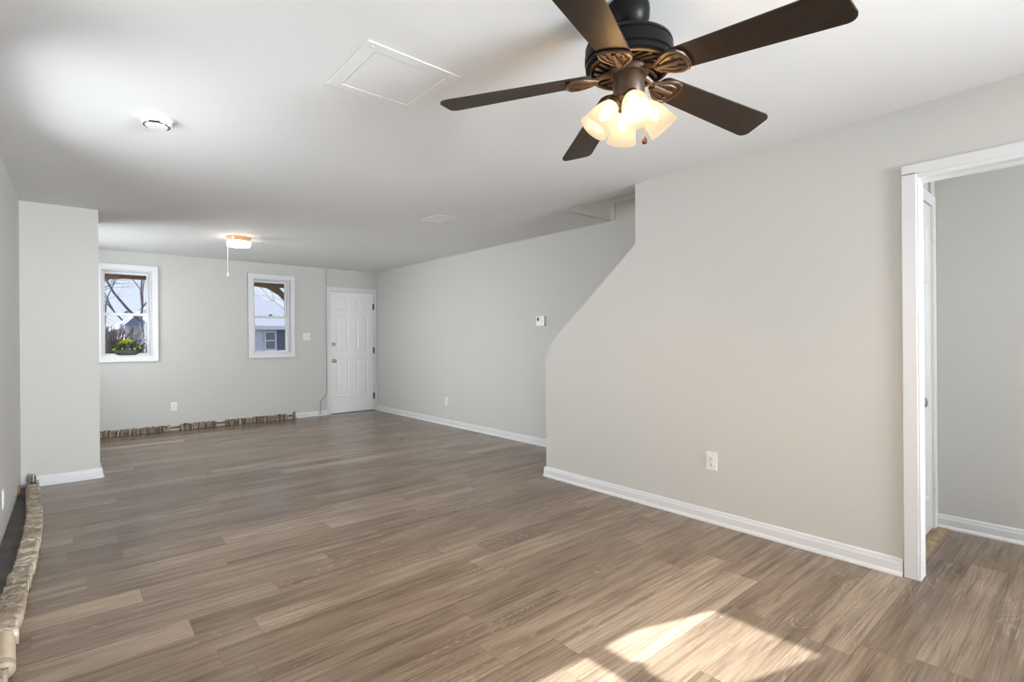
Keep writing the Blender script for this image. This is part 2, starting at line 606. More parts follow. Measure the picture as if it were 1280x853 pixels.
# near right wall: slanted cut for the stairs and the hall doorway
HD = (-0.16, 0.622, 2.020)
poly = [(3.266, -0.02), (3.266, 1.128), (2.298, 1.925), (2.298, ZT), (YR - 0.16, ZT), (YR - 0.16, -0.02), (HD[0], -0.02), (HD[0], HD[2]), (HD[1], HD[2]), (HD[1], -0.02)]
struct(MB().prism(poly, XR, XR + WT, 'X').build('wall_right', M['wall']))

# column on the left
struct(MB().box(XL - 0.01, 0.183, 5.944, 6.60, -0.01, ZT).build('wall_column', M['wall']))

# hall behind the doorway
struct(MB().box(4.195, 4.31, YR - 0.16, 0.80, -0.02, ZT).build('wall_hall', M['wall']))
wall_with_holes('wall_hall_rear', 'Y', -1.86, -1.74, XR + WT, 4.2, -0.02, ZT, [(3.40, 4.04, 0.8, 2.1)], M['wall'])  # opening added for the hall fill lamp
wall_with_holes('wall_closet', 'Y', 0.735, 0.85, XR + WT, 4.25, -0.02, ZT, [(3.555, 4.125, -0.02, 2.035)], M['wall'])

# stairwell above the ceiling
b = MB()
b.box(HOLE[0] - 0.1, HOLE[0], HOLE[2] - 0.1, HOLE[3] + 0.1, 2.42, 4.9)
b.box(HOLE[0] - 0.1, XF + 0.1, HOLE[2] - 0.1, HOLE[2], 2.42, 4.9)
b.box(HOLE[0] - 0.1, XF + 0.1, HOLE[2] - 0.1, HOLE[3] + 0.1, 4.8, 4.9)
struct(b.build('wall_stairwell', M['wall']))
b = MB().box(HOLE[0] - 0.02, XF + 0.05, HOLE[3], HOLE[3] + 0.1, 2.392, 4.9)
struct(b.build('wall_stairwell_end', M['ceiling']))
b = MB()
b.box(XF - 0.014, XF, HOLE[3] - 0.045, HOLE[3], 2.393, 2.605)
b.box(XF - 0.014, XF, HOLE[2], HOLE[3] - 0.045, 2.560, 2.605)
struct(b.build('trim_stairwell', M['white']))

ud = bpy.data.lights.new('stairwell_fill', 'POINT')  # added lamp out of view, brightens the stairwell walls and trim
ud.energy = 14
ud.color = (1.0, 0.86, 0.70)
ud.shadow_soft_size = 0.12
uo = bpy.data.objects.new('stairwell_fill', ud)
COL.objects.link(uo)
uo.location = (3.75, 1.9, 4.3)

# stairs running up behind the slanted wall
b = MB()
for k in range(9):
    y1 = 3.20 - 0.242 * k
    b.box(XR + WT + 0.004, XF - 0.004, y1 - 0.242, y1, max(0.0, 0.2 * k - 0.12), 0.2 * (k + 1))
struct(b.build('trim_stairs', M['stair']))

# dark strip of bare floor along the left wall
struct(MB().box(XL, -0.245, 2.0, 5.93, 0.0, 0.004).build('trim_bare_floor', M['subfloor']))


# baseboards: moulded profile with a small shoe
def baseboard(name, p0, p1, h=0.085, inward=(0, 0), ends=True):
    """p0->p1 along the wall face; inward = unit vector into the room"""
    p0, p1 = Vector((*p0, 0)), Vector((*p1, 0))
    n = Vector((*inward, 0))
    prof = [(0, 0), (0.030, 0), (0.029, 0.008), (0.022, 0.017), (0.015, 0.020), (0.014, h * 0.68), (0.010, h * 0.80), (0.009, h * 0.90), (0.004, h), (0, h)]
    v = []
    for p in (p0, p1):
        for d, z in prof:
            v.append(p + n * d + Vector((0, 0, z)))
    k = len(prof)
    f = [(i, (i + 1) % k, (i + 1) % k + k, i + k) for i in range(k)] + [tuple(range(k)), tuple(range(2 * k - 1, k - 1, -1))]
    b = MB()
    b._new(v, f)
    return b


struct(baseboard('b', (XF, 8.43), (XF, 3.3), 0.082, (-1, 0)).build('baseboard_far_right', M['white']))
b = baseboard('b', (XR, 3.266), (XR, 0.683), 0.085, (-1, 0))
b2 = baseboard('b', (XR - 0.02, 3.266), (XR + WT, 3.266), 0.085, (0, 1))
for src in (b2,):
    me = bpy.data.meshes.new('tmp')
    src.bm.to_mesh(me)
    b.bm.from_mesh(me)
    bpy.data.meshes.remove(me)
struct(b.build('baseboard_right', M['white']))
struct(baseboard('b', (4.195, 0.734), (4.195, -1.74), 0.085, (-1, 0)).build('baseboard_hall', M['white']))
struct(baseboard('b', (2.690, YB), (3.192, YB), 0.078, (0, -1)).build('baseboard_back', M['white']))
b = baseboard('b', (-0.285, 5.944), (0.200, 5.944), 0.085, (0, -1))
b2 = baseboard('b', (0.183, 5.93), (0.183, 6.60), 0.085, (1, 0))
me = bpy.data.meshes.new('tmp')
b2.bm.to_mesh(me)
b.bm.from_mesh(me)
bpy.data.meshes.remove(me)
struct(b.build('baseboard_column', M['white']))
struct(baseboard('b', (XR, -0.24), (XR, YR), 0.085, (-1, 0)).build('baseboard_right_rear', M['white']))


# ------------------------------------------------------------------ windows
def frame_ring(b, x0, x1, z0, z1, wl, wr, wb, wt, y0, y1, bevel=0.0):
    b.box(x0, x0 + wl, y0, y1, z0, z1, bevel=bevel)
    b.box(x1 - wr, x1, y0, y1, z0, z1, bevel=bevel)
    b.box(x0 + wl, x1 - wr, y0, y1, z1 - wt, z1, bevel=bevel)
    b.box(x0 + wl, x1 - wr, y0, y1, z0, z0 + wb, bevel=bevel)


def casing(b, x0, x1, z0, z1, cw, y, proud=0.018):
    """mitred flat casing with a raised outer bead, around an opening, room side at -Y"""
    for t0, t1, pr in ((0.0, cw, proud), (cw - 0.016, cw, proud + 0.007), (0.0, 0.010, proud + 0.003)):
        a = [(x0 - t0, z0 - t0), (x1 + t0, z0 - t0), (x1 + t0, z1 + t0), (x0 - t0, z1 + t0)]
        o = [(x0 - t1, z0 - t1), (x1 + t1, z0 - t1), (x1 + t1, z1 + t1), (x0 - t1, z1 + t1)]
        for i in range(4):
            j = (i + 1) % 4
            b.prism([a[i], a[j], o[j], o[i]], y - pr, y, 'Y')


def window(name, hole, loc, rz, cw=0.070):
    """double-hung window; local x along the wall, local -y into the room, y=0 the wall face"""
    a0, a1, z0, z1 = hole
    hw = (a1 - a0) / 2
    root = struct(empty(name, loc, rz))
    b = MB()
    casing(b, -hw, hw, z0, z1, cw, 0.0)
    b.build('window_casing', M['white'], root)
    b = MB()
    frame_ring(b, -hw, hw, z0, z1, 0.016, 0.016, 0.016, 0.016, 0.0, 0.155)
    b.box(-hw + 0.016, -hw + 0.022, 0.055, 0.066, z0 + 0.016, z1 - 0.016)
    b.box(hw - 0.022, hw - 0.016, 0.055, 0.066, z0 + 0.016, z1 - 0.016)
    b.build('window_jamb', M['white'], root)
    zm = z0 + (z1 - z0) * 0.475
    x0, x1 = -hw + 0.016, hw - 0.016
    for nm, ya, zb, zt, wb, wt in (('lower_sash', 0.068, z0 + 0.014, zm + 0.034, 0.026, 0.034), ('upper_sash', 0.104, zm, z1 - 0.014, 0.034, 0.034)):
        b = MB()
        frame_ring(b, x0, x1, zb, zt, 0.030, 0.030, wb, wt, ya, ya + 0.034, 0.003)
        s = b.build(nm, M['white'], root)
        MB().box(x0 + 0.028, x1 - 0.028, ya + 0.015, ya + 0.019, zb + wb - 0.002, zt - wt + 0.002).build('window_pane', M['glass'], s)
    b = MB()
    b.box(-0.030, 0.030, 0.066, 0.094, zm + 0.034, zm + 0.042, bevel=0.002)
    b.lathe([(0.016, 0), (0.016, 0.012), (0.009, 0.018)], 16, Matrix.Translation((0, 0.08, zm + 0.042)))
    b.tube([(0, 0.08, zm + 0.052), (0.028, 0.074, zm + 0.056)], 0.005, 8)
    k = b.build('sash_lock', M['hinge'], root, True)
    k['label'] = 'dark bronze sash lock'
    return root


window('window_1', W1, ((W1[0] + W1[1]) / 2, YB, 0), 0)
window('window_2', W2, ((W2[0] + W2[1]) / 2, YB, 0), 0)
window('window_3', W3, (XL, (W3[0] + W3[1]) / 2, 0), R(90))
window('added_window_6', W6, (XL, (W6[0] + W6[1]) / 2, 0), R(90))
window('added_window_7', W7, (XL, (W7[0] + W7[1]) / 2, 0), R(90))
window('added_window_4', WRL, ((WRL[0] + WRL[1]) / 2, YR, 0), R(180))
window('added_window_5', WRR, ((WRR[0] + WRR[1]) / 2, YR, 0), R(180))


# ------------------------------------------------------------------ doors
def panel_front(b, x0, x1, z0, z1, y, t, raised):
    """a door leaf slab y..y+t with moulded panels (x0,x1,z0,z1) standing in routed grooves on the room side"""
    xs_ = sorted({x0, x1, *[p[0] for p in raised], *[p[1] for p in raised]})
    zs_ = sorted({z0, z1, *[p[2] for p in raised], *[p[3] for p in raised]})
    for i in range(len(xs_) - 1):
        for j in range(len(zs_) - 1):
            m, n = (xs_[i] + xs_[i + 1]) / 2, (zs_[j] + zs_[j + 1]) / 2
            if any(p[0] < m < p[1] and p[2] < n < p[3] for p in raised):
                continue
            b.box(xs_[i], xs_[i + 1], y, y + t, zs_[j], zs_[j + 1])
    for (p0, p1, q0, q1) in raised:
        g, d = 0.016, 0.007
        lev = [(0, 0), (g * 0.8, d), (g * 1.5, d), (g * 2.6, 0.001)]
        v = []
        for ins, dep in lev:
            v += [(p0 + ins, y + dep, q0 + ins), (p1 - ins, y + dep, q0 + ins), (p1 - ins, y + dep, q1 - ins), (p0 + ins, y + dep, q1 - ins)]
        f = []
        for k in range(len(lev) - 1):
            for c in range(4):
                f.append((k * 4 + c, k * 4 + (c + 1) % 4, k * 4 + 4 + (c + 1) % 4, k * 4 + 4 + c))
        n = (len(lev) - 1) * 4
        f.append((n, n + 1, n + 2, n + 3))
        b._new(v, f)


def hinge(b, x, y, z, h=0.10):
    b.tube([(x, y, z - h / 2), (x, y, z + h / 2)], 0.008, 10)
    b.ball((x, y, z + h / 2 + 0.004), 0.008, 8)
    b.ball((x, y, z - h / 2 - 0.004), 0.008, 8)
    b.box(x - 0.022, x + 0.012, y - 0.001, y + 0.006, z - h / 2, z + h / 2)


def knob(b, x, y, z, s=-1, rose=0.033, r=0.027):
    m = Matrix.Translation((x, y, z)) @ Matrix.Rotation(R(90), 4, 'X')
    b.lathe([(rose, 0), (rose, 0.004), (rose * 0.7, 0.010), (0.011, 0.014), (0.010, 0.030), (r * 0.75, 0.036), (r, 0.048), (r * 0.96, 0.058), (r * 0.6, 0.064), (0.001, 0.065)], 24, m)


# front door in the back wall
root = struct(empty('door_1', (0, YB, 0)))
b = MB()
xa, xb, zt = D1[0], D1[1], D1[3]
for (p0, p1, q0, q1) in ((xa - 0.050, xa + 0.004, 0, zt + 0.054), (xb - 0.004, XF - 0.003, 0, zt + 0.054), (xa + 0.004, xb - 0.004, zt - 0.004, zt + 0.054)):
    b.box(p0, p1, -0.016, 0, q0, q1, bevel=0.003)
b.build('door_casing', M['white'], root)
b = MB()
b.box(xa, xa + 0.014, 0.0, 0.15, 0, zt)
b.box(xb - 0.014, xb, 0.0, 0.15, 0, zt)
b.box(xa + 0.014, xb - 0.014, 0.0, 0.15, zt - 0.014, zt)
b.box(xa, xb, 0.085, 0.16, 0.0, 0.006)
b.build('door_jamb', M['white'], root)
b = MB()
l0, l1 = xa + 0.016, xb - 0.019
wd = l1 - l0
pw = (wd - 3 * 0.125) / 2 + 0.01
pa, pb = l0 + 0.112, l1 - 0.112 - pw
cols = ((pa, pa + pw), (pb, pb + pw))
rws = ((0.300, 0.925), (1.055, 1.640), (1.745, 1.930))
panel_front(b, l0, l1, 0.012, zt - 0.026, 0.014, 0.042, [(c0, c1, r0, r1) for c0, c1 in cols for r0, r1 in rws])
leaf = b.build('door_leaf', M['doorpaint'], root)
kb = MB()
knob(kb, l0 + 0.058, 0.014, 0.890)
knob_o = kb.build('door_knob', M['nickel'], leaf, True)
knob_o['label'] = 'satin nickel door knob'
kb = MB()
kb.lathe([(0.032, 0), (0.031, 0.008), (0.024, 0.016), (0.001, 0.018)], 24, Matrix.Translation((l0 + 0.058, 0.014, 1.165)) @ Matrix.Rotation(R(90), 4, 'X'))
kb.box(l0 + 0.054, l0 + 0.062, -0.016, -0.002, 1.148, 1.182, bevel=0.002)
o = kb.build('deadbolt', M['nickel'], leaf, True)
o['label'] = 'satin nickel deadbolt thumb turn'
for z in (0.255, 1.055, 1.820):
    kb = MB()
    hinge(kb, l1 + 0.004, 0.004, z)
    o = kb.build('door_hinge', M['hinge'], leaf, True)
    o['label'] = 'dark bronze door hinge'

# doorway on the right: casing, jamb
root = struct(empty('trim_doorway', (XR, 0, 0)))
b = MB()
for (p0, p1, q0, q1) in ((HD[1] - 0.004, HD[1] + 0.056, 0, HD[2] + 0.012), (HD[0] - 0.075, HD[0] + 0.004, 0, HD[2] + 0.012), (HD[0] - 0.075, HD[1] + 0.056, HD[2] + 0.002, HD[2] + 0.052)):
    b.box(-0.018, 0, p0, p1, q0, q1, bevel=0.003)
b.build('door_casing', M['white'], root)
b = MB()
b.box(-0.014, WT - 0.005, HD[1] - 0.012, HD[1] + 0.02, 0.0, HD[2])
b.box(-0.014, WT - 0.005, HD[0], HD[0] + 0.02, 0, HD[2])
b.box(-0.014, WT - 0.005, HD[0] + 0.02, HD[1] - 0.012, HD[2] - 0.018, HD[2] + 0.014)
b.box(WT * 0.45, WT * 0.45 + 0.035, HD[0] + 0.02, HD[1] - 0.012, HD[2] - 0.030, HD[2] - 0.018)
b.build('door_jamb', M['oldwhite'], root)

# closet door in the hall, seen edge-on
root = struct(empty('door_2', (0, 0.735, 0)))
b = MB()
xa, xb, zt = 3.555, 4.125, 2.035
for (p0, p1, q0, q1) in ((xb, 4.193, 0, zt + 0.07), (xa - 0.06, xb, zt, zt + 0.07), (xa - 0.06, xa, 0, zt)):
    b.box(p0, p1, -0.020, 0, q0, q1, bevel=0.003)
b.build('door_casing', M['oldwhite'], root)
b = MB()
cw_ = (xb - xa - 3 * 0.11) / 2
panel_front(b, xa + 0.004, xb - 0.006, 0.018, zt - 0.006, -0.012, 0.04, [(xa + 0.11 + k * (cw_ + 0.11), xa + 0.11 + k * (cw_ + 0.11) + cw_, r0, r1) for k in (0, 1) for r0, r1 in ((0.22, 0.75), (0.98, 1.55), (1.66, 1.90))])
leaf = b.build('door_leaf', M['oldwhite'], root)
kb = MB()
knob(kb, xa + 0.060, -0.012, 0.845)
o = kb.build('door_knob', M['nickel'], leaf, True)
o['label'] = 'satin nickel door knob'
for z in (0.30, 1.87):
    kb = MB()
    hinge(kb, xb - 0.004, -0.020, z, 0.09)
    kb.build('door_hinge', M['oldwhite'], leaf, True)
# raw wooden sill under it
b = MB()
b.box(3.335, 4.17, 0.655, 0.732, 0.0, 0.006, bevel=0.002)
b.box(3.335, 4.17, 0.735, 0.83, 0.0, 0.010, bevel=0.002)
struct(b.build('trim_closet_sill', M['rawwood']))


# ------------------------------------------------------------------ ceiling fan
FX, FY = 1.482, 1.089
FZ = ceil_z(FX, FY)
fan = empty('ceiling_fan', (FX, FY, FZ))
tag(fan, 'black five-blade ceiling fan with four lit frosted glass shades', 'ceiling fan')
q = lambda z: z - FZ
b = MB()
b.lathe([(0.001, q(FZ)), (0.072, q(FZ)), (0.074, q(2.352)), (0.071, q(2.325)), (0.060, q(2.300)), (0.046, q(2.288)), (0.044, q(2.270)), (0.048, q(2.262)), (0.048, q(2.246)), (0.001, q(2.244))], 48)
b.build('canopy', M['black'], fan, True)
b = MB()
b.lathe([(0.001, q(2.256)), (0.110, q(2.252)), (0.134, q(2.245)), (0.146, q(2.236)), (0.150, q(2.226)), (0.146, q(2.222)), (0.150, q(2.218)), (0.152, q(2.200)), (0.152, q(2.180)), (0.147, q(2.176)), (0.150, q(2.170)), (0.149, q(2.158)), (0.140, q(2.150)), (0.126, q(2.150)), (0.122, q(2.158)), (0.070, q(2.166)), (0.001, q(2.167))], 64)
b.build('motor_housing', M['black'], fan, True)
b = MB()
for k in range(20):                       # curved vent ribs under the motor
    a = 2 * PI * k / 20
    b.tube([((0.068 + 0.054 * t) * math.cos(a + 0.35 * t), (0.068 + 0.054 * t) * math.sin(a + 0.35 * t), q(2.160 - 0.006 * t)) for t in (0, 0.33, 0.66, 1)], 0.006, 8)
b.lathe([(0.122, q(2.160)), (0.134, q(2.146)), (0.142, q(2.148)), (0.140, q(2.156))], 64, cap=False)
b.build('vent_ring', M['bronze'], fan, True)
b = MB()
b.lathe([(0.001, q(2.168)), (0.066, q(2.168)), (0.069, q(2.160)), (0.069, q(2.140)), (0.064, q(2.132)), (0.054, q(2.130)), (0.054, q(2.062)), (0.051, q(2.056)), (0.052, q(2.046)), (0.045, q(2.034)), (0.020, q(2.024)), (0.012, q(2.012)), (0.001, q(2.010))], 48)
b.build('light_kit', M['bronze'], fan, True)

# one blade with its iron, copied round
ZB = q(2.138)
PITCH = R(-11)


def blade_outline():
    pts = []
    r0, r1 = 0.150, 0.695
    w0, w1 = 0.052, 0.071
    def corner(cx, cy, r, a0, a1, n=6):
        return [(cx + r * math.cos(a0 + (a1 - a0) * i / n), cy + r * math.sin(a0 + (a1 - a0) * i / n)) for i in range(n + 1)]
    pts += corner(r0 + 0.030, -w0 + 0.030, 0.030, R(180), R(270))
    pts += corner(r1 - 0.042, -w1 + 0.030, 0.030, R(270), R(345))
    pts += corner(r1 - 0.030, w1 - 0.030, 0.030, R(0), R(90))
    pts += corner(r0 + 0.030, w0 - 0.030, 0.030, R(90), R(180))
    return pts


DROOP = R(5.4)
pm = Matrix.Rotation(DROOP, 4, 'Y') @ Matrix.Translation((0, 0, ZB)) @ Matrix.Rotation(PITCH, 4, 'X')
b = MB()
b.prism(blade_outline(), 0.0, 0.006, 'Z', pm)
blade0 = b.build('fan_blade', M['blade'], fan)
b = MB()
sp_ = [(0.128, 0.012), (0.148, 0.028), (0.174, 0.046), (0.200, 0.053), (0.224, 0.048), (0.236, 0.028), (0.239, 0.0)]
sp_ = sp_ + [(x, -y) for x, y in sp_[-2::-1]]
b.prism(sp_, -0.005, 0.0, 'Z', pm)
rim = [(x, y, -0.006) for x, y in sp_]
b.tube(rim, 0.0055, 8, pm)
b.tube([(0.132, 0.0, -0.006), (0.178, 0.0, -0.008), (0.220, 0, -0.006)], [0.012, 0.009, 0.007], 8, pm)
for sy in (-1, 1):
    b.tube([(0.150, sy * 0.014, -0.0065), (0.185, sy * 0.030, -0.007), (0.216, sy * 0.030, -0.0065)], [0.004, 0.007, 0.004], 8, pm, flat=0.7)
b.tube([(0.060, 0, q(2.150)), (0.085, 0, q(2.142)), (0.110, 0, q(2.130)), pm @ Vector((0.145, 0, -0.006))], [0.012, 0.010, 0.009, 0.010], 10)
iron0 = b.build('blade_iron', M['bronze'], fan, True)
screws0 = [MB().ball(pm @ Vector((x, y, -0.010)), 0.005, 8, 0.6).build('screw', M['black'], iron0, True) for (x, y) in ((0.165, 0.0), (0.200, 0.022), (0.200, -0.022))]
for k in range(5):
    a = R(274.45 + 72 * k)
    if k == 0:
        bl, ir = blade0, iron0
    else:
        bl, ir = blade0.copy(), iron0.copy()
        for o in (bl, ir):
            COL.objects.link(o)
        for sc0 in screws0:
            sc = sc0.copy()
            COL.objects.link(sc)
            sc.parent = ir
    bl.rotation_euler = ir.rotation_euler = (0, 0, a)

# shades: necks r=.056 z=2.03, mouths r=.125 z=1.946
SA = 229.86
nk, mo = Vector((0.052, 0, q(2.036))), Vector((0.124, 0, q(1.947)))
ax = (mo - nk)
LS = ax.length
tilt = ax.normalized().to_track_quat('Z', 'Y').to_matrix().to_4x4()
smx = Matrix.Translation(nk) @ tilt
prof_o = [(0.020, -0.012), (0.022, 0.0), (0.027, 0.010), (0.036, 0.026), (0.043, 0.046), (0.047, 0.068), (0.050, 0.090), (0.054, LS - 0.004), (0.056, LS)]
prof = prof_o + [(r - 0.003, z) for r, z in prof_o[::-1]]
b = MB()
b.lathe(prof, 36, smx, cap=False)
shade0 = b.build('lamp_shade', M['shade'], fan, True, 1.2)
b = MB()
b.lathe([(0.010, 0.0), (0.011, 0.018), (0.017, 0.034), (0.020, 0.046), (0.016, 0.058), (0.007, 0.070), (0.001, 0.076)], 20, smx)
bulb0 = b.build('bulb', M['bulb'], fan, True)
b = MB()
b.tube([(0.030, 0, q(2.052)), (0.046, 0, q(2.050)), nk + ax.normalized() * -0.004], [0.014, 0.014, 0.018], 12)
b.lathe([(0.024, -0.016), (0.026, -0.006), (0.026, 0.006), (0.023, 0.008)], 24, smx, cap=False)
arm0 = b.build('lamp_arm', M['bronze'], fan, True)
for k in range(4):
    a = R(SA + 90 * k)
    trio = (shade0, bulb0, arm0) if k == 0 else (shade0.copy(), bulb0.copy(), arm0.copy())
    for o in trio:
        if k:
            COL.objects.link(o)
        o.rotation_euler = (0, 0, a)
# pull chain
b = MB()
cx_, cy_ = 0.040, -0.036
for i in range(34):
    b.ball((cx_, cy_, q(2.070) - 0.0042 * i), 0.0019, 6)
ch = b.build('pull_chain', M['brass'], fan, True)
MB().lathe([(0.001, 0), (0.004, -0.003), (0.007, -0.012), (0.010, -0.022), (0.009, -0.030), (0.001, -0.035)], 16, Matrix.Translation((cx_, cy_, q(2.070) - 0.143))).build('pull_knob', M['bronze'], ch, True)

# ------------------------------------------------------------------ flush ceiling lamp at the back
lx, ly = 1.455, 6.50
lz = ceil_z(lx, ly)
lamp = empty('ceiling_light', (lx, ly, lz))
tag(lamp, 'small lit drum ceiling light with tan pan and white pull cord', 'ceiling light')
MB().lathe([(0.001, 0.004), (0.135, 0.004), (0.136, -0.004), (0.124, -0.010), (0.118, -0.050), (0.001, -0.050)], 40).build('lamp_pan', M['pan'], lamp, True)
b = MB()
b.lathe([(0.001, -0.046), (0.112, -0.046), (0.121, -0.052), (0.122, -0.092), (0.112, -0.104), (0.080, -0.108), (0.001, -0.110)], 40)
b.build('lamp_shade', M['drum'], lamp, True)
for k in range(3):
    a = R(-130 + 120 * k)
    MB().box(0.116, 0.128, -0.012, 0.012, -0.060, -0.006, Matrix.Rotation(a, 4, 'Z')).build('clip', M['plastic'], lamp)
b = MB()
px_, py_ = -0.098, 0.078
b.tube([(px_ * 0.9, py_ * 0.9, -0.02), (px_, py_, -0.03), (px_, py_, -0.405)], 0.0022, 6)
cd = b.build('pull_cord', M['cord'], lamp)
MB().lathe([(0.003, 0), (0.006, -0.004), (0.012, -0.030), (0.009, -0.040), (0.001, -0.042)], 14, Matrix.Translation((px_, py_, -0.403))).build('cord_pull', M['plastic'], cd, True)

# ------------------------------------------------------------------ things on the ceiling
sx_, sy_ = 0.343, 3.26
sm = empty('smoke_detector', (sx_, sy_, ceil_z(sx_, sy_)), R(-25))
tag(sm, 'round white smoke detector on the ceiling left of the hatch', 'smoke detector')
MB().lathe([(0.001, 0.006), (0.072, 0.006), (0.073, -0.010), (0.070, -0.014), (0.001, -0.014)], 40).build('base', M['plastic'], sm, True)
MB().lathe([(0.001, -0.012), (0.068, -0.012), (0.069, -0.018), (0.067, -0.030), (0.060, -0.036), (0.052, -0.036), (0.050, -0.040), (0.044, -0.046), (0.001, -0.048)], 40).build('cover', M['plastic'], sm, True)
b = MB()
for k in range(14):
    a = 2 * PI * k / 14
    b.box(0.0535, 0.0605, -0.008, 0.008, -0.0385, -0.0345, Matrix.Rotation(a, 4, 'Z'))
b.build('vent_slots', M['slot'], sm)
MB().box(-0.012, 0.034, -0.0665, -0.052, -0.0385, -0.033).build('sounder_slot', M['slot'], sm)

h0x, h1x, h0y, h1y = 0.872, 1.304, 1.848, 2.288
hz = ceil_z(1.09, 2.07)
ht = empty('access_hatch', ((h0x + h1x) / 2, (h0y + h1y) / 2, hz))
tag(ht, 'white painted square access hatch in the ceiling beside the fan', 'access hatch')
hx, hy = (h1x - h0x) / 2, (h1y - h0y) / 2
b = MB()
fw = 0.052
for (p0, p1, q0, q1) in ((-hx, hx, -hy, -hy + fw), (-hx, hx, hy - fw, hy), (-hx, -hx + fw, -hy + fw, hy - fw), (hx - fw, hx, -hy + fw, hy - fw)):
    b.box(p0, p1, q0, q1, -0.0035, 0.01, bevel=0.001)
b.build('hatch_frame', M['ceiling'], ht)
MB().box(-hx + fw + 0.003, hx - fw - 0.003, -hy + fw + 0.002, hy - fw - 0.002, -0.0022, 0.01, bevel=0.0006).build('hatch_panel', M['ceiling'], ht)
for (x, y) in ((-hx + 0.026, -hy + 0.026), (hx - 0.026, -hy + 0.026), (hx - 0.026, hy - 0.026), (-hx + 0.026, hy - 0.026), (0, -hy + 0.026), (0, hy - 0.026)):
    MB().ball((x, y, -0.0035), 0.006, 10, 0.35).build('screw', M['white'], ht, True)

vx, vy = 2.722, 4.25
vt = empty('ceiling_vent', (vx, vy, ceil_z(vx, vy)))
tag(vt, 'small white rectangular vent flush in the ceiling near the stairwell', 'ceiling vent')
b = MB()
for (p0, p1, q0, q1) in ((-0.115, 0.115, -0.145, -0.12), (-0.115, 0.115, 0.12, 0.145), (-0.115, -0.09, -0.12, 0.12), (0.09, 0.115, -0.12, 0.12)):
    b.box(p0, p1, q0, q1, -0.0035, 0.008, bevel=0.001)
b.build('vent_frame', M['ceiling'], vt)
b = MB()
for k in range(12):
    y = -0.11 + 0.02 * k
    b.box(-0.09, 0.09, y - 0.009, y + 0.009, -0.0015, 0.001)
b.build('vent_slats', M['ceiling'], vt)


# ------------------------------------------------------------------ wall plates
def outlet(loc, rz, label, w=0.072, h=0.118):
    """local -y into the room"""
    r_ = empty('outlet', loc, rz)
    tag(r_, label, 'outlet', 'white wall outlets')
    MB().box(-w / 2, w / 2, -0.006, 0.001, -h / 2, h / 2, bevel=0.002).build('cover_plate', M['plastic'], r_)
    for s in (-1, 1):
        b = MB()
        b.lathe([(0.0165, 0), (0.0165, 0.0025), (0.0155, 0.003), (0.001, 0.003)], 24, Matrix.Translation((0, -0.006, s * 0.0195)) @ Matrix.Rotation(R(90), 4, 'X'))
        rc = b.build('receptacle', M['plastic'], r_, True)
        b = MB()
        b.box(-0.0075, -0.0055, -0.0098, -0.0085, s * 0.0195 + 0.001, s * 0.0195 + 0.010)
        b.box(0.0055, 0.0075, -0.0098, -0.0085, s * 0.0195 + 0.002, s * 0.0195 + 0.010)
        b.lathe([(0.0032, 0), (0.0032, 0.0012)], 12, Matrix.Translation((0, -0.0085, s * 0.0195 - 0.007)) @ Matrix.Rotation(R(90), 4, 'X'))
        b.build('slots', M['slot'], rc)
    b = MB()
    b.ball((0, -0.0063, 0), 0.003, 8)
    b.build('screw', M['plastic'], r_)
    return r_


outlet((XR, 1.708, 0.405), R(-90), 'white outlet low on the near right wall beside the doorway')
outlet((XF, 6.21, 0.342), R(-90), 'small white outlet low on the far right wall')
outlet((1.062, YB, 0.332), 0, 'white outlet low on the back wall between the windows')
outlet((XL, 4.476, 0.250), R(90), 'white outlet on the left wall at the picture edge')

sw = empty('light_switch', (2.868, YB, 1.296))
tag(sw, 'white double light switch between window and front door', 'light switch')
MB().box(-0.058, 0.058, -0.006, 0.001, -0.058, 0.058, bevel=0.002).build('cover_plate', M['plastic'], sw)
for s in (-1, 1):
    MB().box(s * 0.023 - 0.0065, s * 0.023 + 0.0065, -0.0068, -0.005, -0.014, 0.014).build('toggle_slot', M['cablegrey'], sw)
    b = MB()
    b.box(s * 0.023 - 0.005, s * 0.023 + 0.005, -0.0075, -0.005, -0.012, 0.012)
    b.box(s * 0.023 - 0.0035, s * 0.023 + 0.0035, -0.017, -0.006, 0.000, 0.008, bevel=0.001)
    b.build('toggle', M['plastic'], sw)

th = empty('thermostat', (XF, 4.232, 1.430), R(-90))
tag(th, 'small white thermostat on the far right wall beside the stair wall', 'thermostat')
MB().box(-0.072, 0.072, -0.006, 0.001, -0.058, 0.058, bevel=0.002).build('back_plate', M['plastic'], th)
MB().box(-0.070, 0.070, -0.026, -0.006, -0.056, 0.056, bevel=0.005).build('housing', M['plastic'], th)
MB().box(-0.046, -0.018, -0.0275, -0.0255, 0.002, 0.040).build('display', M['slot'], th)
MB().box(0.022, 0.036, -0.029, -0.0255, 0.018, 0.030, bevel=0.001).build('button', M['plastic'], th)
MB().box(0.022, 0.036, -0.029, -0.0255, -0.012, 0.000, bevel=0.001).build('button', M['steel'], th)
MB().box(-0.066, 0.066, -0.0268, -0.0255, -0.034, -0.031).build('seam', M['cord'], th)

